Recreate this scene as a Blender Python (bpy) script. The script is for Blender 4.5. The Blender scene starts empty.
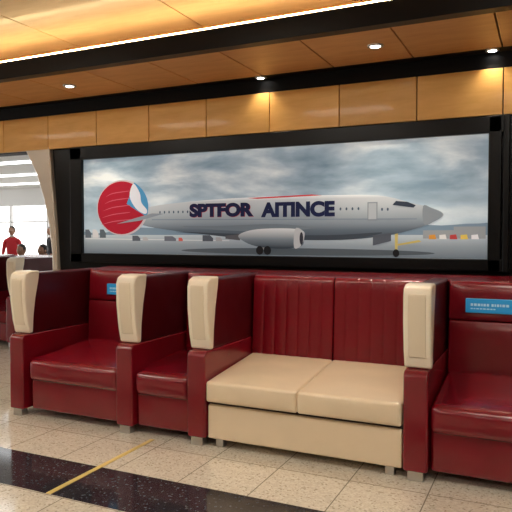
import bpy, bmesh, math, random
from mathutils import Vector, Matrix
random.seed(4)
scene = bpy.context.scene
scene.view_settings.view_transform = 'Standard'
FZ = -0.05   # finished floor level

# ------------------------------------------------------------------ materials
def new_mat(name):
    m = bpy.data.materials.new(name); m.use_nodes = True
    nt = m.node_tree
    return m, nt, nt.nodes["Principled BSDF"]

def simple(name, col, rough=0.5, metal=0.0, emit=0.0, bump=0.0, bscale=200, coat=0.0, var=0.0, ecol=None, spec=.5):
    m, nt, b = new_mat(name)
    b.inputs["Base Color"].default_value = (*col, 1)
    b.inputs["Roughness"].default_value = rough
    b.inputs["Metallic"].default_value = metal
    b.inputs["Coat Weight"].default_value = coat
    b.inputs["Coat Roughness"].default_value = 0.16
    b.inputs["Specular IOR Level"].default_value = spec
    if emit:
        b.inputs["Emission Color"].default_value = (*(ecol or col), 1)
        b.inputs["Emission Strength"].default_value = emit
    tc = nt.nodes.new("ShaderNodeTexCoord")
    if bump:
        n = nt.nodes.new("ShaderNodeTexNoise"); n.inputs["Scale"].default_value = bscale
        n.inputs["Detail"].default_value = 4
        bp = nt.nodes.new("ShaderNodeBump"); bp.inputs["Strength"].default_value = bump
        bp.inputs["Distance"].default_value = 0.01
        n3 = nt.nodes.new("ShaderNodeTexNoise"); n3.inputs["Scale"].default_value = 4; n3.inputs["Detail"].default_value = 1
        bp2 = nt.nodes.new("ShaderNodeBump"); bp2.inputs["Strength"].default_value = .3; bp2.inputs["Distance"].default_value = .035
        nt.links.new(tc.outputs["Object"], n3.inputs["Vector"]); nt.links.new(n3.outputs["Fac"], bp2.inputs["Height"])
        nt.links.new(bp2.outputs["Normal"], bp.inputs["Normal"])
        nt.links.new(tc.outputs["Object"], n.inputs["Vector"])
        nt.links.new(n.outputs["Fac"], bp.inputs["Height"])
        nt.links.new(bp.outputs["Normal"], b.inputs["Normal"])
        if coat: nt.links.new(bp2.outputs["Normal"], b.inputs["Coat Normal"])
    if var:
        n2 = nt.nodes.new("ShaderNodeTexNoise"); n2.inputs["Scale"].default_value = 3.5
        n2.inputs["Detail"].default_value = 5
        nt.links.new(tc.outputs["Object"], n2.inputs["Vector"])
        r = nt.nodes.new("ShaderNodeValToRGB")
        r.color_ramp.elements[0].position = 0.3; r.color_ramp.elements[1].position = 0.7
        r.color_ramp.elements[0].color = (*[c*(1-var) for c in col], 1)
        r.color_ramp.elements[1].color = (*[min(1, c*(1+var)) for c in col], 1)
        nt.links.new(n2.outputs["Fac"], r.inputs["Fac"])
        nt.links.new(r.outputs["Color"], b.inputs["Base Color"])
    return m

M = {}
M['red'] = simple("burgundy_leather", (0.19, 0.003, 0.011), 0.25, bump=0.05, bscale=120, coat=0.5, var=0.10)
M['red_side'] = simple("burgundy_shaded_side", (0.065, 0.002, 0.005), 0.30, bump=0.05, bscale=160, var=0.12)  # burgundy darkened in colour so arm sides and backs look shaded
M['red_dark'] = simple("gap_shade_burgundy", (0.02, 0.002, 0.003), 0.45)  # dark tone painted in for the shade under the sofa cushions
M['beige'] = simple("cream_leather", (0.78, 0.63, 0.44), 0.28, bump=0.05, bscale=120, coat=0.25, var=0.03)
M['shell'] = simple("cream_moulded_shell", (0.88, 0.78, 0.62), 0.33, coat=0.3)
M['shell_in'] = simple("taupe_inset", (0.74, 0.63, 0.47), 0.42)
M['steel'] = simple("brushed_steel", (0.55, 0.54, 0.52), 0.3, metal=1.0)
M['silver'] = simple("satin_aluminium", (0.60, 0.52, 0.43), 0.38, metal=0.6)
M['black'] = simple("black_laminate", (0.003, 0.003, 0.004), 0.3, spec=.25)
M['black_m'] = simple("matte_black", (0.003, 0.003, 0.004), 0.55, spec=.25)
M['white'] = simple("white_paint", (0.75, 0.75, 0.75), 0.6)
M['white_c'] = simple("white_ceiling_panel", (0.68, 0.68, 0.68), 0.6)
M['wall'] = simple("warm_grey_wall", (0.26, 0.21, 0.15), 0.6)
M['led'] = simple("warm_led", (1.0, 0.76, 0.38), 0.5, emit=20.0)
M['lamp'] = simple("downlight_lens", (1, 0.95, 0.88), 0.5, emit=14.0)
M['panel_l'] = simple("added_key_glow", (1, 0.93, 0.82), 0.5, emit=16.0)  # glow of the added overhead key panels
M['hall_l'] = simple("hall_fill_glow", (0.95, 0.98, 1), 0.5, emit=4.0)  # glow of the strips added to brighten the hall
M['sign'] = simple("blue_notice", (0.02, 0.27, 0.56), 0.4, emit=0.25)
M['sign_t'] = simple("notice_print", (0.40, 0.62, 0.75), 0.5, emit=0.2)
M['yellow'] = simple("brass_inlay", (0.72, 0.54, 0.17), 0.35)

def wood(name, base, dark):
    m, nt, b = new_mat(name)
    tc = nt.nodes.new("ShaderNodeTexCoord")
    mp = nt.nodes.new("ShaderNodeMapping"); mp.inputs["Scale"].default_value = (1.2, 7, 7)
    n = nt.nodes.new("ShaderNodeTexNoise"); n.inputs["Scale"].default_value = 2.2
    n.inputs["Detail"].default_value = 7; n.inputs["Distortion"].default_value = 0.8
    oi = nt.nodes.new("ShaderNodeObjectInfo")
    r = nt.nodes.new("ShaderNodeValToRGB")
    r.color_ramp.elements[0].position = 0.25; r.color_ramp.elements[1].position = 0.75
    r.color_ramp.elements[0].color = (*dark, 1); r.color_ramp.elements[1].color = (*base, 1)
    hv = nt.nodes.new("ShaderNodeHueSaturation")
    ma = nt.nodes.new("ShaderNodeMath"); ma.operation = 'MULTIPLY_ADD'
    ma.inputs[1].default_value = 0.25; ma.inputs[2].default_value = 0.87
    nt.links.new(oi.outputs["Random"], ma.inputs[0]); nt.links.new(ma.outputs[0], hv.inputs["Value"])
    nt.links.new(tc.outputs["Object"], mp.inputs["Vector"]); nt.links.new(mp.outputs[0], n.inputs["Vector"])
    nt.links.new(n.outputs["Fac"], r.inputs["Fac"]); nt.links.new(r.outputs["Color"], hv.inputs["Color"])
    nt.links.new(hv.outputs["Color"], b.inputs["Base Color"])
    b.inputs["Roughness"].default_value = 0.38
    b.inputs["Coat Weight"].default_value = 0.1
    return m
M['wood'] = wood("maple_veneer", (0.88, 0.51, 0.16), (0.75, 0.39, 0.09))
M['wood_c'] = wood("ceiling_veneer", (0.70, 0.35, 0.13), (0.56, 0.25, 0.08))
M['wood_u'] = wood("upper_ceiling_veneer", (0.68, 0.47, 0.29), (0.56, 0.37, 0.21))

def floor_mat():
    m, nt, b = new_mat("terrazzo_floor")
    N = nt.nodes.new; L = nt.links.new
    T = .485; YB0 = 2.79; BW = .475
    tc = N("ShaderNodeNewGeometry")
    mp = N("ShaderNodeMapping"); mp.inputs["Location"].default_value = (0.62+T*60, -(YB0+BW)+T*30, 0)
    L(tc.outputs["Position"], mp.inputs["Vector"])
    br = N("ShaderNodeTexBrick"); br.offset = 0; br.squash = 1
    br.inputs["Scale"].default_value = 1; br.inputs["Brick Width"].default_value = T
    br.inputs["Row Height"].default_value = T; br.inputs["Mortar Size"].default_value = 0.004
    br.inputs["Mortar Smooth"].default_value = 0.1
    L(mp.outputs[0], br.inputs["Vector"])
    v = N("ShaderNodeTexVoronoi"); v.inputs["Scale"].default_value = 95
    L(tc.outputs["Position"], v.inputs["Vector"])
    sx = N("ShaderNodeSeparateColor"); L(v.outputs["Color"], sx.inputs[0])
    r = N("ShaderNodeValToRGB"); r.color_ramp.interpolation = 'CONSTANT'
    e = r.color_ramp.elements
    e[0].position = 0; e[0].color = (0.40, 0.35, 0.27, 1)
    e[1].position = 0.07; e[1].color = (0.60, 0.54, 0.44, 1)
    x = e.new(0.45); x.color = (0.66, 0.60, 0.49, 1)
    x = e.new(0.8); x.color = (0.71, 0.66, 0.56, 1)
    L(sx.outputs[0], r.inputs["Fac"])
    r2 = N("ShaderNodeValToRGB"); r2.color_ramp.interpolation = 'CONSTANT'
    e = r2.color_ramp.elements
    e[0].position = 0; e[0].color = (0.022, 0.022, 0.028, 1)
    e[1].position = 0.72; e[1].color = (0.045, 0.045, 0.055, 1)
    x = e.new(0.95); x.color = (0.10, 0.10, 0.11, 1)
    L(sx.outputs[1], r2.inputs["Fac"])
    s = N("ShaderNodeSeparateXYZ"); L(tc.outputs["Position"], s.inputs[0])
    per = T*14
    a = N("ShaderNodeMath"); a.operation = 'ADD'; a.inputs[1].default_value = -YB0+per*2
    L(s.outputs["Y"], a.inputs[0])
    mo = N("ShaderNodeMath"); mo.operation = 'MODULO'; mo.inputs[1].default_value = per
    L(a.outputs[0], mo.inputs[0])
    lt = N("ShaderNodeMath"); lt.operation = 'LESS_THAN'; lt.inputs[1].default_value = BW
    L(mo.outputs[0], lt.inputs[0])
    mx = N("ShaderNodeMix"); mx.data_type = 'RGBA'
    L(lt.outputs[0], mx.inputs[0]); L(r.outputs["Color"], mx.inputs[6]); L(r2.outputs["Color"], mx.inputs[7])
    gm = N("ShaderNodeMix"); gm.data_type = 'RGBA'
    gm.inputs[6].default_value = (0.26, 0.23, 0.18, 1); gm.inputs[7].default_value = (0.05, 0.05, 0.05, 1)
    L(lt.outputs[0], gm.inputs[0])
    mx2 = N("ShaderNodeMix"); mx2.data_type = 'RGBA'
    L(br.outputs["Fac"], mx2.inputs[0]); L(mx.outputs[2], mx2.inputs[6]); L(gm.outputs[2], mx2.inputs[7])
    L(mx2.outputs[2], b.inputs["Base Color"])
    b.inputs["Roughness"].default_value = 0.09
    b.inputs["IOR"].default_value = 1.6
    return m
M['floor'] = floor_mat()

# ------------------------------------------------------------------ geometry helpers
def finish(name, bm, mats, parent=None, bevel=0.0, seg=3, smooth=True, subsurf=0):
    bmesh.ops.recalc_face_normals(bm, faces=bm.faces)
    vs = [v.co.copy() for v in bm.verts]
    lo = Vector([min(v[i] for v in vs) for i in range(3)]); hi = Vector([max(v[i] for v in vs) for i in range(3)])
    c = (lo+hi)/2
    for v in bm.verts: v.co -= c
    me = bpy.data.meshes.new(name); bm.to_mesh(me); bm.free()
    if not isinstance(mats, (list, tuple)): mats = [mats]
    for m in mats: me.materials.append(m)
    if smooth:
        for p in me.polygons: p.use_smooth = True
    ob = bpy.data.objects.new(name, me); scene.collection.objects.link(ob)
    ob.location = c
    if bevel:
        md = ob.modifiers.new("bev", 'BEVEL'); md.width = bevel; md.segments = seg; md.limit_method = 'ANGLE'
        md.angle_limit = math.radians(40)
    if smooth and not subsurf:
        md = ob.modifiers.new("wn", 'WEIGHTED_NORMAL'); md.keep_sharp = True
    if parent is not None:
        ob.location = c - parent.location
        ob.parent = parent
    return ob

def empty(name, loc):
    e = bpy.data.objects.new(name, None); e.location = loc; e.empty_display_size = 0.2
    scene.collection.objects.link(e); return e

def box(name, x0, x1, y0, y1, z0, z1, mat, parent=None, bevel=0.0, seg=3):
    bm = bmesh.new()
    bmesh.ops.create_cube(bm, size=1)
    for v in bm.verts:
        v.co = Vector(((x0+x1)/2+v.co.x*(x1-x0), (y0+y1)/2+v.co.y*(y1-y0), (z0+z1)/2+v.co.z*(z1-z0)))
    return finish(name, bm, mat, parent, bevel, seg, smooth=bevel > 0)

def prism_x(name, pts, x0, x1, mat, parent=None, bevel=0.0, seg=3):
    bm = bmesh.new()
    a = [bm.verts.new((x0, y, z)) for y, z in pts]; b = [bm.verts.new((x1, y, z)) for y, z in pts]
    n = len(pts)
    bm.faces.new(a); bm.faces.new(b)
    for i in range(n): bm.faces.new((a[i], a[(i+1) % n], b[(i+1) % n], b[i]))
    return finish(name, bm, mat, parent, bevel, seg)

def prism_y(name, pts, y0, y1, mat, parent=None, bevel=0.0, seg=2, smooth=True):
    bm = bmesh.new()
    a = [bm.verts.new((x, y0, z)) for x, z in pts]; b = [bm.verts.new((x, y1, z)) for x, z in pts]
    n = len(pts)
    bm.faces.new(a); bm.faces.new(b)
    for i in range(n): bm.faces.new((a[i], a[(i+1) % n], b[(i+1) % n], b[i]))
    return finish(name, bm, mat, parent, bevel, seg, smooth=smooth and bevel > 0)

def cushion(name, x0, x1, y0, y1, z0, zf, zr, mat, parent, crown=0.02, r=0.03):
    bm = bmesh.new()
    nx, ny, nz = 14, 12, 4
    def P(i, j, k):
        u = i/nx*2-1; v = j/ny*2-1; w = k/nz
        x = x0+(x1-x0)*i/nx; y = y0+(y1-y0)*j/ny
        top = zf+(zr-zf)*j/ny + crown*(1-u**4)*(1-v**4)
        z = z0+(top-z0)*w
        y -= (0.014*(1-u**4)*math.sin(math.pi*min(1, w))*(1 if j == 0 else 0))
        return (x, y, z)
    V = {}
    for i in range(nx+1):
        for j in range(ny+1):
            for k in range(nz+1):
                if i in (0, nx) or j in (0, ny) or k in (0, nz):
                    V[i, j, k] = bm.verts.new(P(i, j, k))
    for i in range(nx):
        for j in range(ny):
            for k in (0, nz): bm.faces.new((V[i, j, k], V[i+1, j, k], V[i+1, j+1, k], V[i, j+1, k]))
    for i in range(nx):
        for k in range(nz):
            for j in (0, ny): bm.faces.new((V[i, j, k], V[i+1, j, k], V[i+1, j, k+1], V[i, j, k+1]))
    for j in range(ny):
        for k in range(nz):
            for i in (0, nx): bm.faces.new((V[i, j, k], V[i, j+1, k], V[i, j+1, k+1], V[i, j, k+1]))
    return finish(name, bm, mat, parent, bevel=r, seg=4)

def pad(name, x0, x1, yf, yb, z0, z1, lean, mat, parent, puff=.022):
    """upholstered back pad, front face gently pillowed"""
    bm = bmesh.new(); nx, nz = 14, 10
    F = {}
    for i in range(nx+1):
        for k in range(nz+1):
            u = i/nx*2-1; w = k/nz*2-1
            e = (1-abs(u)**5)*(1-abs(w)**5)
            y = yf+lean*k/nz-puff*e+.012
            F[i, k] = bm.verts.new((x0+(x1-x0)*i/nx, y, z0+(z1-z0)*k/nz))
    B = {}
    for i in range(nx+1):
        for k in range(nz+1):
            if i in (0, nx) or k in (0, nz):
                B[i, k] = bm.verts.new((x0+(x1-x0)*i/nx, yb+lean*k/nz, z0+(z1-z0)*k/nz))
    for i in range(nx):
        for k in range(nz): bm.faces.new((F[i, k], F[i+1, k], F[i+1, k+1], F[i, k+1]))
    for i in range(nx):
        for k in (0, nz): bm.faces.new((F[i, k], F[i+1, k], B[i+1, k], B[i, k]))
    for k in range(nz):
        for i in (0, nx): bm.faces.new((F[i, k], F[i, k+1], B[i, k+1], B[i, k]))
    ring = [B[i, 0] for i in range(nx+1)]+[B[nx, k] for k in range(1, nz+1)]+[B[i, nz] for i in range(nx-1, -1, -1)]+[B[0, k] for k in range(nz-1, 0, -1)]
    bm.faces.new(ring)
    return finish(name, bm, mat, parent, bevel=.012, seg=3)

def pleated_back(name, x0, x1, yf, yb, z0, z1, lean, mat, parent, n=7, amp=0.007):
    bm = bmesh.new()
    S = 12; tot = n*S
    prof = []
    for i in range(tot+1):
        u = (i % S)/S
        prof.append((x0+(x1-x0)*i/tot, amp*(1-abs(math.sin(math.pi*u))**0.30)))
    levels = []
    K = 10
    for k in range(K+1):
        t = k/K; levels.append((z0+(z1-0.04-z0)*t, 0.0))
    levels += [(z1-0.022, 0.008), (z1-0.008, 0.022), (z1, 0.045)]
    rows = []
    for z, off in levels:
        ys = yf+lean*(z-z0)/(z1-z0)
        fr = [bm.verts.new((x, ys+off+d, z)) for x, d in prof]
        bk = [bm.verts.new((x1, yb+lean*(z-z0)/(z1-z0), z)), bm.verts.new((x0, yb+lean*(z-z0)/(z1-z0), z))]
        rows.append(fr+bk)
    m = len(rows[0])
    for a, b in zip(rows, rows[1:]):
        for i in range(m): bm.faces.new((a[i], a[(i+1) % m], b[(i+1) % m], b[i]))
    bm.faces.new(rows[0]); bm.faces.new(rows[-1])
    return finish(name, bm, mat, parent)

# ------------------------------------------------------------------ seat parts
YF = 3.94; YB = 4.95
def arm(par, xc, w=0.155, Y=YF):
    x0, x1 = xc-w/2, xc+w/2; d = Y-YF
    def s(p): return [(y+d, z) for y, z in p]
    prism_x("arm_base", s([(3.90, .01), (3.90, .62), (3.93, .65), (4.93, .65), (4.93, .01)]), x0, x1, M['red'], par, 0.016)
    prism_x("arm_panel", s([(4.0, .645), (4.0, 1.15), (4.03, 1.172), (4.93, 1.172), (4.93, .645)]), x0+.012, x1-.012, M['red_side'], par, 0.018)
    prism_x("arm_shell", s([(3.975, .653), (3.945, .77), (3.922, .95), (3.920, 1.12), (3.940, 1.17), (3.99, 1.19),
                            (4.105, 1.19), (4.09, 1.10), (4.055, .96), (4.03, .80), (4.02, .653)]), x0-.010, x1+.010, M['shell'], par, 0.016, 4)
    bm = bmesh.new()
    o = [(3.950, .725), (3.937, .81), (3.916, .95), (3.914, 1.105), (3.919, 1.13)]
    rows = [[bm.verts.new((x, y+d, z)) for x in (x0+.022, x1-.022)] for y, z in o]
    for a, b in zip(rows, rows[1:]): bm.faces.new((a[0], a[1], b[1], b[0]))
    ex = bmesh.ops.extrude_face_region(bm, geom=bm.faces[:])
    for v in [g for g in ex['geom'] if isinstance(g, bmesh.types.BMVert)]: v.co.y += .02
    finish("arm_shell_inset", bm, M['shell_in'], par, 0.006, 2)
    for yy in (3.945, 4.85):
        box("arm_foot", xc-.05, xc+.05, yy-.035+d, yy+.035+d, FZ, .02, M['steel'], par, 0.006)

def seat(name, x0, x1, kind, left_arm=None, right_arm=None, Y=YF, aw=.155, sign=None, n_pl=7):
    par = empty(name, ((x0+x1)/2, Y+.5, FZ)); d = Y-YF
    if left_arm is not None: arm(par, left_arm, aw, Y)
    if right_arm is not None: arm(par, right_arm, aw, Y)
    g = .006
    if kind == 'double':
        xm = (x0+x1)/2
        box("seat_drawer", x0+g, x1-g, 3.925, 4.66, .012, .262, M['beige'], par, .012, 4)
        box("seat_platform", x0+g, x1-g, 3.975, 4.70, .25, .31, M['shell_in'], par)
        box("gap_shade_strip", x0+g, x1-g, 3.950, 3.977, .258, .29, M['red_dark'], par)  # dark strip standing in for shade between drawer and cushions
        cushion("cushion_1", x0+g, xm-.001, 3.895, 4.69, .286, .435, .515, M['beige'], par, .008, .018)
        cushion("cushion_2", xm+.001, x1-g, 3.895, 4.69, .286, .435, .515, M['beige'], par, .008, .018)
        pleated_back("backrest_1", x0+g, xm-.003, 4.66, 4.80, .40, 1.165, .05, M['red'], par, n_pl)
        pleated_back("backrest_2", xm+.003, x1-g, 4.66, 4.80, .40, 1.165, .05, M['red'], par, n_pl)
        for xx in (x0+.06, x1-.12):
            box("front_foot", xx, xx+.06, 3.95, 4.01, FZ, .015, M['steel'], par, .004)
    else:
        box("seat_front", x0+g, x1-g, 3.95+d, 4.66+d, .012, .34, M['red'], par, .025, 4)
        cushion("cushion", x0+g, x1-g, 3.92+d, 4.69+d, .262, .435, .515, M['red'], par, .02, .035)
        pad("backrest", x0+g, x1-g, 4.66+d, 4.80+d, .40, .88, .022, M['red'], par)
        pad("headrest", x0+g, x1-g, 4.682+d, 4.80+d, .884, 1.165, .02, M['red'], par)
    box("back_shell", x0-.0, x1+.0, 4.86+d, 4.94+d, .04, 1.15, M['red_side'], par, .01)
    prism_x("back_ledge", [(4.79+d, 1.155), (4.79+d, 1.166), (5.10+d, 1.185), (5.10+d, 1.15)], x0-.08, x1+.08, M['red'], par, .006)
    box("rear_foot_1", x0+.04, x0+.10, 4.86+d, 4.92+d, FZ, .05, M['steel'], par)
    box("rear_foot_2", x1-.10, x1-.04, 4.86+d, 4.92+d, FZ, .05, M['steel'], par)
    if sign is not None:
        yy = 4.665+d
        box("notice_plate", sign-.165, sign+.165, yy-.008, yy+.04, .945, 1.045, M['sign'], par, .004)
        for k, (a, b, zz, hh) in enumerate([(-.13, -.01, 1.003, .018), (.01, .12, 1.003, .018), (-.13, .04, .975, .008)]):
            x = sign+a
            while x < sign+b:
                w = random.uniform(.008, .02)
                box("notice_print", x, x+w, yy-.0095, yy-.007, zz-hh/2, zz+hh/2, M['sign_t'], par)
                x += w+.006
    return par

seat("lounge_armchair", -3.98, -3.045, 'single', left_arm=-4.095, sign=-3.56)
seat("lounge_armchair", -2.885, -2.395, 'single', left_arm=-2.965)
seat("lounge_sofa", -2.235, -.808, 'double', left_arm=-2.315)
seat("lounge_armchair", -.648, .20, 'single', left_arm=-.728, right_arm=.28, sign=-.355)
seat("lounge_armchair", -7.5, -6.75, 'single', left_arm=-7.58, right_arm=-6.67, Y=6.3)
seat("lounge_armchair", -8.65, -7.9, 'single', left_arm=-8.73, right_arm=-7.82, Y=6.3)

# ------------------------------------------------------------------ room shell
box("floor", -24, 7, -6, 18, -0.15, FZ, M['floor'])
box("brass_floor_inlay", -2.70, -2.665, 2.79, 3.88, FZ, FZ+0.0035, M['yellow'])
prism_y("wall_back", [(-4.93, FZ), (-5.12, 2.95), (7, 2.95), (7, FZ)], 5.41, 5.62, M['black'])
box("wall_right", 7, 7.2, -6, 5.6, FZ, 3.45, M['wall'])
box("wall_front", -24, 7.2, -6.2, -6, FZ, 3.45, M['wall'])
box("trim_bulkhead", -22, 7, 5.42, 5.60, 2.46, 3.45, M['black_m'])
j0 = -.33; P = .68
fas = empty("fascia_panelling", (-3, 5.38, 2.65))
k = -9
while j0-P*k > -20:
    xr = j0-P*k; xl = xr-P
    if xr < 6.8:
        box("fascia_panel", xl+.004, xr-.004, 5.355, 5.40, 2.465, 2.835, M['wood'], fas, .003, 1)
    k += 1
box("trim_black_soffit", -20, 7, 5.19, 5.42, 2.965, 3.02, M['black_m'])
box("trim_black_frieze", -20, 7, 5.37, 5.42, 2.84, 2.965, M['black_m'])
cl = empty("ceiling_panelling", (-3, 4.75, 2.97))
k = -9
while j0-P*k > -20:
    xr = j0-P*k; xl = xr-P
    if xr < 6.8:
        box("ceiling_panel", xl+.005, xr-.005, 4.36, 5.19, 2.95, 2.99, M['wood_c'], cl, .003, 1)
    k += 1
box("trim_ceiling_backing", -20, 7, 4.36, 5.19, 2.99, 3.02, M['black_m'])
box("trim_black_beam", -20, 7, 4.26, 4.36, 2.945, 3.10, M['black'], bevel=.004)
box("cove_led_strip", -20, 7, 4.29, 4.33, 3.10, 3.122, M['led'])
cu = empty("ceiling_upper_panelling", (-3, 1, 3.32))
xs = 6.8
while xs > -20:
    w = 1.36
    for (ya, yb) in ((3.3, 4.72), (2.0, 3.28), (.7, 1.98), (-.6, .68), (-6, -.62)):
        box("upper_ceiling_panel", xs-w+.006, xs-.006, ya+.006, yb-.006, 3.30, 3.34, M['wood_u'], cu, .003, 1)
    xs -= w
box("ceiling", -24, 7, -6, 5.6, 3.45, 3.5, M['black_m'])
box("trim_cove_back", -20, 7, 4.72, 4.76, 3.0, 3.45, M['wood_c'])
box("ceiling_hall", -24, 7, 5.6, 18, 3.0, 3.1, M['white_c'])
for i, yy in enumerate((7.5, 9.5, 11.5, 13.5)):
    box("added_hall_fill", -19, -6, yy-.09, yy+.09, 2.97, 3.0, M['hall_l'])  # invented glowing strips, added to brighten the hall
box("wall_hall_sill", -24, 7, 15.0, 15.2, FZ, .55, M['white'])
box("wall_hall_header", -24, 7, 15.0, 15.2, 2.45, 3.0, M['white'])
win = empty("window_1", (-12, 15.1, 1.5))
x = -24
while x < -3:
    box("mullion", x, x+.06, 15.05, 15.15, .55, 2.45, M['white'], win); x += 1.6
box("transom", -24, 7, 15.06, 15.14, 1.9, 1.95, M['white'], win)
box("wall_hall_right", -4.0, -3.8, 5.62, 15, FZ, 3.0, M['white'])

lft = [(-5.06, FZ), (-5.05, .8), (-5.06, 1.3), (-5.10, 1.6), (-5.17, 1.9), (-5.28, 2.2), (-5.46, 2.5)]
rgt = [(-5.08, 2.5), (-5.04, 2.0), (-5.0, 1.5), (-4.96, .8), (-4.92, FZ)]
prism_y("curved_column", lft+rgt, 5.36, 5.66, M['silver'], bevel=.02, seg=4)

def downlight(x, y, z, power=22, r=.05):
    par = empty("ceiling_downlight", (x, y, z))
    bm = bmesh.new()
    prof = [(r*.72, .004), (r*.78, -.006), (r, -.012), (r*1.25, -.008), (r*1.28, 0)]
    S = 24; rows = []
    for rr, dz in prof: rows.append([bm.verts.new((x+rr*math.cos(a*2*math.pi/S), y+rr*math.sin(a*2*math.pi/S), z+dz)) for a in range(S)])
    for a, b in zip(rows, rows[1:]):
        for i in range(S): bm.faces.new((a[i], a[(i+1) % S], b[(i+1) % S], b[i]))
    finish("rim", bm, M['steel'], par)
    bm = bmesh.new()
    bmesh.ops.create_cone(bm, cap_ends=True, segments=24, radius1=r*.74, radius2=r*.74, depth=.006)
    for v in bm.verts: v.co += Vector((x, y, z-.006))
    finish("lens", bm, M['lamp'], par, smooth=False)
    ld = bpy.data.lights.new("bulb", 'SPOT'); ld.energy = power; ld.spot_size = math.radians(110); ld.spot_blend = .8
    ld.color = (1, .88, .70); ld.shadow_soft_size = .05
    lo = bpy.data.objects.new("bulb", ld); scene.collection.objects.link(lo); lo.location = (0, 0, -.03); lo.parent = par
for x in (-4.22, -1.21): downlight(x, 4.74, 2.95, 70)
for x in (-2.43, -.41): downlight(x, 5.29, 2.965, 8, .042)
for yy in (2.0, -1.6):
    for x in (-7.8, -5.2, -2.6, 0.0, 2.6):
        par = empty("added_key_panel", (x, yy, 3.28))  # out-of-view key light for the seats, added as glowing panels
        box("frame", x-.65, x+.65, yy-.3, yy+.3, 3.27, 3.30, M['white'], par, .004)
        box("key_glow_face", x-.6, x+.6, yy-.25, yy+.25, 3.262, 3.272, M['panel_l'], par)

# ------------------------------------------------------------------ wall display with airliner picture
disp = empty("wall_display", (-2.52, 5.36, 1.81))
X0, X1, H0, H1 = -4.60, -.433, 1.303, 2.32
box("frame_top", X0-.16, X1+.16, 5.33, 5.41, H1, 2.457, M['black'], disp, .008)
box("frame_bottom", X0-.16, X1+.16, 5.33, 5.41, H0-.10, H0, M['black'], disp, .008)
box("frame_left", X0-.16, X0, 5.33, 5.41, H0-.10, 2.452, M['black'], disp, .008)
box("frame_right", X1, X1+.10, 5.33, 5.41, H0-.10, 2.452, M['black'], disp, .008)
box("frame_reveal", X1+.115, X1+.16, 5.31, 5.41, 1.2, 2.455, M['black'], disp, .008)

EM = .42
def screen_mat():
    m, nt, b = new_mat("display_sky_picture")
    N = nt.nodes.new; L = nt.links.new
    tc = N("ShaderNodeTexCoord")
    mp = N("ShaderNodeMapping"); mp.inputs["Scale"].default_value = (.8, 1, 2.6)
    mp.inputs["Location"].default_value = (3.3, 0, 1.2)
    L(tc.outputs["Object"], mp.inputs[0])
    n = N("ShaderNodeTexNoise"); n.inputs["Scale"].default_value = 1.4; n.inputs["Detail"].default_value = 8
    n.inputs["Roughness"].default_value = .52; n.inputs["Distortion"].default_value = .2
    L(mp.outputs[0], n.inputs[0])
    r = N("ShaderNodeValToRGB"); e = r.color_ramp.elements
    e[0].position = .36; e[0].color = (.14, .22, .30, 1)
    e[1].position = .66; e[1].color = (.64, .69, .72, 1)
    x = e.new(.5); x.color = (.29, .38, .46, 1)
    L(n.outputs["Fac"], r.inputs[0])
    s = N("ShaderNodeSeparateXYZ"); L(tc.outputs["Object"], s.inputs[0])
    mr = N("ShaderNodeMapRange"); mr.inputs[1].default_value = -.32; mr.inputs[2].default_value = .2
    mr.inputs[3].default_value = .7; mr.inputs[4].default_value = 0
    L(s.outputs["Z"], mr.inputs[0])
    mx = N("ShaderNodeMix"); mx.data_type = 'RGBA'; mx.inputs[7].default_value = (.44, .54, .61, 1)
    L(mr.outputs[0], mx.inputs[0]); L(r.outputs["Color"], mx.inputs[6])
    L(mx.outputs[2], b.inputs["Base Color"]); L(mx.outputs[2], b.inputs["Emission Color"])
    b.inputs["Emission Strength"].default_value = EM
    b.inputs["Roughness"].default_value = .4
    b.inputs["Specular IOR Level"].default_value = .15
    return m
box("picture_sky", X0, X1, 5.372, 5.395, H0, H1, screen_mat(), disp)

_pm = {}
def pm(col, rough=.4):
    key = tuple(col)
    if key not in _pm:
        _pm[key] = simple("print_%d" % len(_pm), col, rough, emit=EM, spec=.15)
    return _pm[key]
def grad(name, stops, z0, z1):
    m, nt, b = new_mat(name)
    tc = nt.nodes.new("ShaderNodeTexCoord"); s = nt.nodes.new("ShaderNodeSeparateXYZ")
    mr = nt.nodes.new("ShaderNodeMapRange"); mr.inputs[1].default_value = z0; mr.inputs[2].default_value = z1
    r = nt.nodes.new("ShaderNodeValToRGB"); e = r.color_ramp.elements
    e[0].position = stops[0][0]; e[0].color = (*stops[0][1], 1)
    e[1].position = stops[-1][0]; e[1].color = (*stops[-1][1], 1)
    for p, c in stops[1:-1]:
        x = e.new(p); x.color = (*c, 1)
    nt.links.new(tc.outputs["Object"], s.inputs[0]); nt.links.new(s.outputs["Z"], mr.inputs[0])
    nt.links.new(mr.outputs[0], r.inputs[0]); nt.links.new(r.outputs[0], b.inputs["Base Color"])
    nt.links.new(r.outputs[0], b.inputs["Emission Color"]); b.inputs["Emission Strength"].default_value = EM
    b.inputs["Roughness"].default_value = .4; b.inputs["Specular IOR Level"].default_value = .15
    return m
DZ = -.012   # picture content sits slightly low on the panel
def flat(name, pts, mat, layer):
    y = 5.371-layer*.0012
    dz = DZ if layer >= 5 else 0
    bm = bmesh.new()
    vs = [bm.verts.new((x, y, z+dz)) for x, z in pts]
    f = bm.faces.new(vs)
    f.normal_update()
    bmesh.ops.triangulate(bm, faces=[f])
    o = finish(name, bm, mat, disp, smooth=False)
    me = o.data
    if me.polygons[0].normal.y > 0: me.flip_normals()
    return o
def smooth_poly(pts, n=6):
    out = []; m = len(pts)
    for i in range(m):
        p0, p1, p2, p3 = [Vector(pts[(i+k-1) % m]) for k in range(4)]
        for k in range(n):
            t = k/n
            out.append(tuple(.5*((2*p1)+(-p0+p2)*t+(2*p0-5*p1+4*p2-p3)*t*t+(-p0+3*p1-3*p2+p3)*t**3)))
    return out
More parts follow.
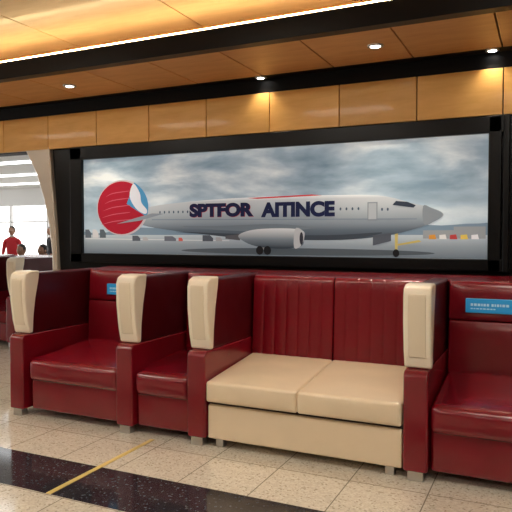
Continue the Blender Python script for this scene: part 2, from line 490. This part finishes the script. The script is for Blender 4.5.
def ell(cx, cz, rx, rz, a0=0, a1=360, n=40):
    return [(cx+rx*math.cos(math.radians(a0+(a1-a0)*i/n)), cz+rz*math.sin(math.radians(a0+(a1-a0)*i/n))) for i in range(n+(0 if a1-a0 == 360 else 1))]

hl = [(X0, 1.44)]
hx = X0
while hx < X1:
    hl.append((hx, 1.56+.03*math.sin(hx*3.1)+.015*math.sin(hx*9)+(.05 if hx > -1 else 0))); hx += .1
hl += [(X1, 1.60), (X1, 1.44)]
flat("picture_hills", hl, pm((.16, .23, .30)), 1)
flat("picture_tarmac", [(X0, H0+.001), (X1, H0+.001), (X1, 1.50), (X0, 1.50)],
     grad("picture_tarmac", [(0, (.13, .16, .19)), (.5, (.23, .27, .31)), (1, (.40, .46, .50))], -.1, .1), 2)
flat("picture_terminal", [(-.95, 1.47), (-.95, 1.54), (-.70, 1.54), (-.70, 1.57), (-.45, 1.57), (-.45, 1.47)], pm((.25, .27, .29)), 3)
for i, c in enumerate([(.55, .25, .05), (.6, .6, .6), (.4, .05, .05), (.6, .45, .1), (.65, .65, .68)]):
    xx = -.90+i*.085
    flat("picture_vehicle", [(xx, 1.465), (xx, 1.50), (xx+.05, 1.505), (xx+.06, 1.465)], pm(c), 4)
for i, c in enumerate([(.1, .12, .15), (.5, .5, .52), (.08, .1, .12)]):
    xx = -4.58+i*.10
    flat("picture_vehicle", [(xx, 1.47), (xx, 1.56), (xx+.05, 1.56), (xx+.08, 1.52), (xx+.08, 1.47)], pm(c), 4)
flat("picture_apron_line", [(-4.58, 1.455), (-2.8, 1.44), (-2.8, 1.448), (-4.58, 1.466)], pm((.5, .52, .53)), 4)
for xx, ww, hh, c in ((-3.95, .10, .055, (.08, .09, .11)), (-3.82, .07, .04, (.35, .35, .36)), (-3.55, .14, .05, (.12, .13, .16)), (-3.38, .05, .035, (.5, .1, .08)), (-3.1, .12, .06, (.07, .08, .10)), (-2.95, .07, .04, (.3, .3, .32))):
    flat("picture_ground_cart", [(xx, 1.45), (xx, 1.45+hh), (xx+ww*.7, 1.45+hh), (xx+ww, 1.45+hh*.5), (xx+ww, 1.45)], pm(c), 6)
fus_m = grad("picture_fuselage", [(0, (.04, .055, .075)), (.22, (.09, .115, .145)), (.42, (.22, .26, .30)), (.68, (.36, .40, .43)), (.92, (.46, .49, .52)), (1, (.68, .71, .73))], -.20, .20)
fus = [(-4.02, 1.70), (-3.75, 1.80), (-3.15, 1.853), (-2.6, 1.872), (-2.08, 1.875), (-1.72, 1.872), (-1.38, 1.862), (-1.20, 1.832), (-1.05, 1.785),
       (-.89, 1.745), (-.785, 1.69), (-.84, 1.635), (-1.03, 1.56), (-1.33, 1.497), (-1.79, 1.465), (-2.6, 1.48), (-3.15, 1.525), (-3.75, 1.60)]
flat("picture_fuselage", smooth_poly(fus, 5), fus_m, 5)
flat("picture_belly", smooth_poly([(-3.4, 1.545), (-2.6, 1.52), (-1.8, 1.51), (-1.3, 1.535), (-1.5, 1.488), (-1.79, 1.467), (-2.6, 1.482), (-3.15, 1.525)], 4), pm((.04, .05, .065)), 6)
flat("picture_nose_cone", smooth_poly([(-.95, 1.758), (-.88, 1.738), (-.79, 1.69), (-.84, 1.64), (-.94, 1.60)], 4), pm((.20, .23, .26)), 6)
flat("picture_tail_rim", ell(-4.08, 1.80, .335, .295), pm((.45, .40, .42)), 6)
flat("picture_tail_red", ell(-4.09, 1.80, .315, .28), pm((.30, .010, .025)), 7)
flat("picture_tail_blue", ell(-4.08, 1.80, .335, .295, -20, 62)+[(-4.02, 1.84)], pm((.06, .22, .40)), 8)
flat("picture_tail_white", smooth_poly([(-3.93, 2.05), (-3.98, 1.92), (-3.90, 1.79), (-3.79, 1.73), (-3.76, 1.77), (-3.83, 1.85), (-3.85, 1.95)], 4), pm((.55, .56, .62)), 9)
for i in range(5):
    z = 1.62+i*.075
    flat("picture_tail_swirl", smooth_poly([(-4.37+.02*i, z), (-4.2, z+.03), (-4.0, z+.05), (-3.99, z+.058), (-4.2, z+.040)], 4), pm((.42, .08, .12)), 9)
flat("picture_tailplane", [(-3.86, 1.70), (-3.70, 1.735), (-3.55, 1.73), (-3.86, 1.66), (-4.15, 1.63)], pm((.20, .23, .27)), 10)
flat("picture_wing", smooth_poly([(-2.95, 1.60), (-2.3, 1.615), (-1.95, 1.575), (-2.35, 1.545), (-2.9, 1.560), (-3.35, 1.60)], 4), pm((.13, .16, .19)), 8)
eng_m = grad("picture_engine", [(0, (.03, .04, .055)), (.45, (.15, .18, .21)), (1, (.52, .54, .56))], -.09, .09)
flat("picture_engine", smooth_poly([(-2.70, 1.50), (-2.55, 1.560), (-2.25, 1.575), (-2.04, 1.555), (-2.02, 1.48), (-2.06, 1.405), (-2.3, 1.385), (-2.55, 1.415)], 5), eng_m, 11)
flat("picture_engine_lip", smooth_poly([(-2.11, 1.568), (-2.04, 1.555), (-2.02, 1.48), (-2.06, 1.405), (-2.12, 1.398)], 4), pm((.38, .39, .41)), 12)
flat("picture_engine_intake", ell(-2.047, 1.48, .018, .058), pm((.03, .03, .04)), 13)
flat("picture_engine_exhaust", [(-2.68, 1.52), (-2.84, 1.505), (-2.84, 1.475), (-2.68, 1.46)], pm((.08, .08, .09)), 10)
for gx, gz in ((-2.47, 1.366), (-2.39, 1.366)):
    flat("picture_main_wheel", ell(gx, gz, .038, .042), pm((.01, .01, .012)), 13)
flat("picture_main_strut", [(-2.45, 1.37), (-2.42, 1.37), (-2.42, 1.45), (-2.45, 1.45)], pm((.2, .2, .2)), 10)
flat("picture_nose_strut", [(-1.185, 1.35), (-1.165, 1.35), (-1.16, 1.54), (-1.19, 1.54)], pm((.45, .36, .12)), 4)
flat("picture_nose_wheel", ell(-1.175, 1.355, .028, .034), pm((.01, .01, .012)), 13)
flat("picture_tug", [(-1.16, 1.42), (-1.16, 1.435), (-.98, 1.47), (-.96, 1.455)], pm((.45, .35, .10)), 14)
flat("picture_nose_gear_door", [(-1.38, 1.42), (-1.38, 1.51), (-1.22, 1.53), (-1.22, 1.46)], pm((.07, .08, .10)), 7)
flat("picture_shadow", ell(-2.1, 1.345, 1.25, .032), pm((.07, .085, .10)), 3)
flat("picture_door", [(-1.43, 1.64), (-1.43, 1.80), (-1.34, 1.80), (-1.34, 1.64)], pm((.20, .23, .26)), 8)
flat("picture_door_in", [(-1.42, 1.65), (-1.42, 1.79), (-1.35, 1.79), (-1.35, 1.65)], pm((.34, .37, .40)), 9)
flat("picture_cockpit", [(-1.18, 1.805), (-1.21, 1.772), (-1.03, 1.745), (-1.01, 1.765), (-1.08, 1.795)], pm((.03, .04, .06)), 9)
x = -3.6
while x < -1.5:
    if not (-3.25 < x < -1.72):
        flat("picture_cabin_window", ell(x, 1.745, .009, .014, n=10), pm((.06, .09, .13)), 9)
    x += .055
x = -1.30
while x < -1.2:
    flat("picture_cabin_window", ell(x, 1.735, .009, .014, n=10), pm((.06, .09, .13)), 9); x += .05
flat("picture_cheatline", [(-3.7, 1.665), (-1.0, 1.645), (-1.0, 1.653), (-3.7, 1.675)], pm((.18, .22, .27)), 8)
flat("picture_accent_stripe", [(-2.6, 1.866), (-1.95, 1.882), (-1.85, 1.872), (-2.5, 1.856)], pm((.50, .03, .03)), 9)
def text(body, x, z, size, col, layer, name, width, off=.010):
    cu_ = bpy.data.curves.new(name, 'FONT'); cu_.body = body; cu_.size = size; cu_.offset = off
    cu_.extrude = .0008
    o = bpy.data.objects.new(name, cu_); scene.collection.objects.link(o)
    o.rotation_euler = (math.pi/2, 0, 0); o.parent = disp
    o.location = Vector((x, 5.371-layer*.0012, z+DZ))-disp.location
    cu_.materials.append(pm(col))
    bpy.context.view_layer.update()
    w = o.dimensions.x
    if w > 0: o.scale.x = width/w
    return o
text("SPTFOR", -3.24, 1.70, .165, (.010, .012, .045), 14, "livery_text", .71)
text("AITINCE", -2.44, 1.69, .175, (.010, .014, .05), 14, "livery_text_right", .73)
text("SPTFOR", -3.237, 1.697, .165, (.35, .02, .03), 12, "livery_text_edge", .71)

# ------------------------------------------------------------------ people
SK = simple("skin", (.42, .23, .15), .5); HAIR = simple("hair_black", (.012, .009, .008), .5)
LIPS = simple("lips", (.35, .1, .09), .5)
def cloth(n, c): return simple(n, c, .8, bump=.1, bscale=60)
def person(name, loc, rz, shirt, trousers, seated=False):
    par = empty(name, loc); par.rotation_euler = (0, 0, rz)
    J = {}; E = []
    hip = .53 if seated else .93
    def j(n, p, r, lab): J[n] = (Vector(p), r, lab)
    j('pel', (0, 0, hip), (.15, .10), 't'); j('waist', (0, 0, hip+.16), (.135, .095), 's'); j('chest', (0, -.01, hip+.36), (.165, .11), 's')
    j('neckb', (0, 0, hip+.52), (.075, .07), 's'); j('neck', (0, -.01, hip+.60), (.052, .055), 'k')
    E += [('pel', 'waist'), ('waist', 'chest'), ('chest', 'neckb'), ('neckb', 'neck')]
    for s, t in ((-1, 'l'), (1, 'r')):
        j('sh'+t, (s*.17, 0, hip+.47), (.062, .062), 's')
        if seated:
            el = (s*.22, -.06, hip+.20); wr = (s*.12, -.28, hip+.13); kn = (s*.11, -.44, .52); an = (s*.11, -.44, .09); to = (s*.11, -.60, .04)
        else:
            el = (s*.23, .02, hip+.19); wr = (s*.22, -.10, hip-.05); kn = (s*.10, -.02, .50); an = (s*.10, 0, .09); to = (s*.11, -.16, .04)
        j('el'+t, el, (.042, .042), 's'); j('wr'+t, wr, (.028, .024), 'k')
        d = (Vector(wr)-Vector(el)).normalized()
        hd = Vector(wr)+d*.08
        j('pa'+t, hd, (.036, .018), 'k')
        E += [('neckb', 'sh'+t), ('sh'+t, 'el'+t), ('el'+t, 'wr'+t), ('wr'+t, 'pa'+t)]
        side = d.cross(Vector((1, 0, 0))).normalized()
        for f in range(4):
            o_ = side*((f-1.5)*.019); L = (.06, .072, .068, .052)[f]
            j('f%d%s' % (f, t), hd+o_+d*L*.55, (.009, .009), 'k'); j('g%d%s' % (f, t), hd+o_*1.1+d*L+Vector((-s*.015, 0, -.005)), (.008, .008), 'k')
            E += [('pa'+t, 'f%d%s' % (f, t)), ('f%d%s' % (f, t), 'g%d%s' % (f, t))]
        j('th'+t, Vector(wr)+d*.05+side*.045, (.010, .010), 'k'); E.append(('wr'+t, 'th'+t))
        j('hp'+t, (s*.09, 0 if not seated else -.04, hip-.03 if not seated else hip), (.10, .085), 't'); j('kn'+t, kn, (.062, .062), 't')
        j('an'+t, an, (.045, .045), 't'); j('to'+t, to, (.045, .032), 'b')
        E += [('pel', 'hp'+t), ('hp'+t, 'kn'+t), ('kn'+t, 'an'+t), ('an'+t, 'to'+t)]
    bm = bmesh.new(); lay = bm.verts.layers.skin.verify(); V = {}
    for n, (p, r, l) in J.items():
        v = bm.verts.new(p); v[lay].radius = r; v[lay].use_root = (n == 'pel'); V[n] = v
    for a, b in E: bm.edges.new((V[a], V[b]))
    me = bpy.data.meshes.new("sk"); bm.to_mesh(me); bm.free()
    tmp = bpy.data.objects.new("sk", me); scene.collection.objects.link(tmp)
    tmp.modifiers.new("s", 'SKIN').use_smooth_shade = True
    sm = tmp.modifiers.new("u", 'SUBSURF'); sm.levels = 2
    dg = bpy.context.evaluated_depsgraph_get()
    bme = bpy.data.meshes.new_from_object(tmp.evaluated_get(dg)); bpy.data.objects.remove(tmp)
    bme.materials.clear()
    labs = {'s': 0, 't': 1, 'k': 2, 'b': 3}
    for m in (shirt, trousers, SK, HAIR): bme.materials.append(m)
    for p in bme.polygons:
        best = None
        for a, b in E:
            A, B = J[a][0], J[b][0]; ab = B-A
            t = max(0, min(1, (p.center-A).dot(ab)/max(1e-9, ab.length_squared)))
            dd = (A+ab*t-p.center).length
            if best is None or dd < best[0]: best = (dd, J[b][2] if t > .35 else J[a][2])
        p.material_index = labs[best[1]]; p.use_smooth = True
    body = bpy.data.objects.new("body", bme); scene.collection.objects.link(body); body.parent = par
    bm = bmesh.new(); c = Vector((0, -.02, hip+.72))
    def blob(cc, sc, mi, u=16, v=12):
        r = bmesh.ops.create_uvsphere(bm, u_segments=u, v_segments=v, radius=1)
        for q in r['verts']:
            q.co = Vector((q.co.x*sc[0], q.co.y*sc[1], q.co.z*sc[2]))+cc
            for f in q.link_faces: f.material_index = mi
        return r['verts']
    for q in blob(c, (.076, .095, .118), 0, 24, 18):
        dz = (q.co.z-c.z)
        if dz < 0: q.co.x = c.x+(q.co.x-c.x)*(1+dz*1.8)
    for q in blob(c+Vector((0, .014, .022)), (.083, .096, .108), 1, 24, 18):
        if q.co.y < c.y-.03 and q.co.z < c.z+.06: q.co.y = c.y-.03
        if q.co.z < c.z-.05: q.co.z = c.z-.05
    blob(c+Vector((0, -.098, -.015)), (.013, .018, .022), 0, 8, 6)
    for s in (-1, 1):
        blob(c+Vector((s*.030, -.083, .008)), (.013, .010, .008), 2, 8, 6)
        blob(c+Vector((s*.030, -.092, .008)), (.005, .003, .005), 1, 8, 6)
        blob(c+Vector((s*.080, .0, -.005)), (.010, .020, .030), 0, 8, 6)
    blob(c+Vector((0, -.086, -.052)), (.024, .008, .007), 3, 8, 6)
    for f in bm.faces: f.smooth = True
    me = bpy.data.meshes.new("head"); bm.to_mesh(me); bm.free()
    for m in (SK, HAIR, M['white'], LIPS): me.materials.append(m)
    ho = bpy.data.objects.new("head", me); scene.collection.objects.link(ho); ho.parent = par
    return par
red_s = cloth("red_shirt", (.55, .02, .03)); blk = cloth("black_cloth", (.015, .015, .02)); nav = cloth("navy_cloth", (.03, .04, .08)); gr = cloth("dark_grey_cloth", (.05, .05, .06))
mar = cloth("maroon_cloth", (.20, .02, .03))
person("standing_man", (-12.25, 11.6, FZ), .5, red_s, blk)
person("standing_woman", (-11.9, 12.6, FZ), -.4, blk, blk)
def stool_bench(x0, x1, y):
    par = empty("waiting_bench", ((x0+x1)/2, y, FZ)); h = FZ
    box("bench_seat", x0, x1, y-.22, y+.25, .38+h, .44+h, M['black_m'], par, .02)
    prism_x("bench_back", [(y+.22, .44+h), (y+.30, .85+h), (y+.33, .85+h), (y+.26, .44+h)], x0, x1, M['black_m'], par, .008)
    for xx in (x0+.1, x1-.15): box("bench_leg", xx, xx+.05, y-.2, y+.2, h, .38+h, M['steel'], par)
stool_bench(-9.7, -7.6, 9.0)
person("seated_passenger", (-9.25, 9.0, FZ), .15, blk, nav, True)
person("seated_passenger", (-8.7, 9.0, FZ), -.1, mar, blk, True)
person("seated_passenger", (-8.1, 9.0, FZ), .1, blk, gr, True)

# ------------------------------------------------------------------ world, camera
w = bpy.data.worlds.new("World"); scene.world = w; w.use_nodes = True
nt = w.node_tree; bg = nt.nodes["Background"]
tc = nt.nodes.new("ShaderNodeTexCoord"); s = nt.nodes.new("ShaderNodeSeparateXYZ")
r = nt.nodes.new("ShaderNodeValToRGB"); e = r.color_ramp.elements
e[0].position = 0; e[0].color = (.90, .88, .86, 1); e[1].position = .6; e[1].color = (.90, .94, 1, 1)
nt.links.new(tc.outputs["Generated"], s.inputs[0]); nt.links.new(s.outputs["Z"], r.inputs[0])
nt.links.new(r.outputs[0], bg.inputs[0]); bg.inputs[1].default_value = 3.4

cam = bpy.data.cameras.new("camera"); co = bpy.data.objects.new("camera", cam); scene.collection.objects.link(co)
co.location = (0, 0, 1.5); co.rotation_euler = (math.radians(88.06), 0, math.radians(25.1))
cam.sensor_width = 36; cam.lens = 43.6; cam.clip_end = 200
scene.camera = co
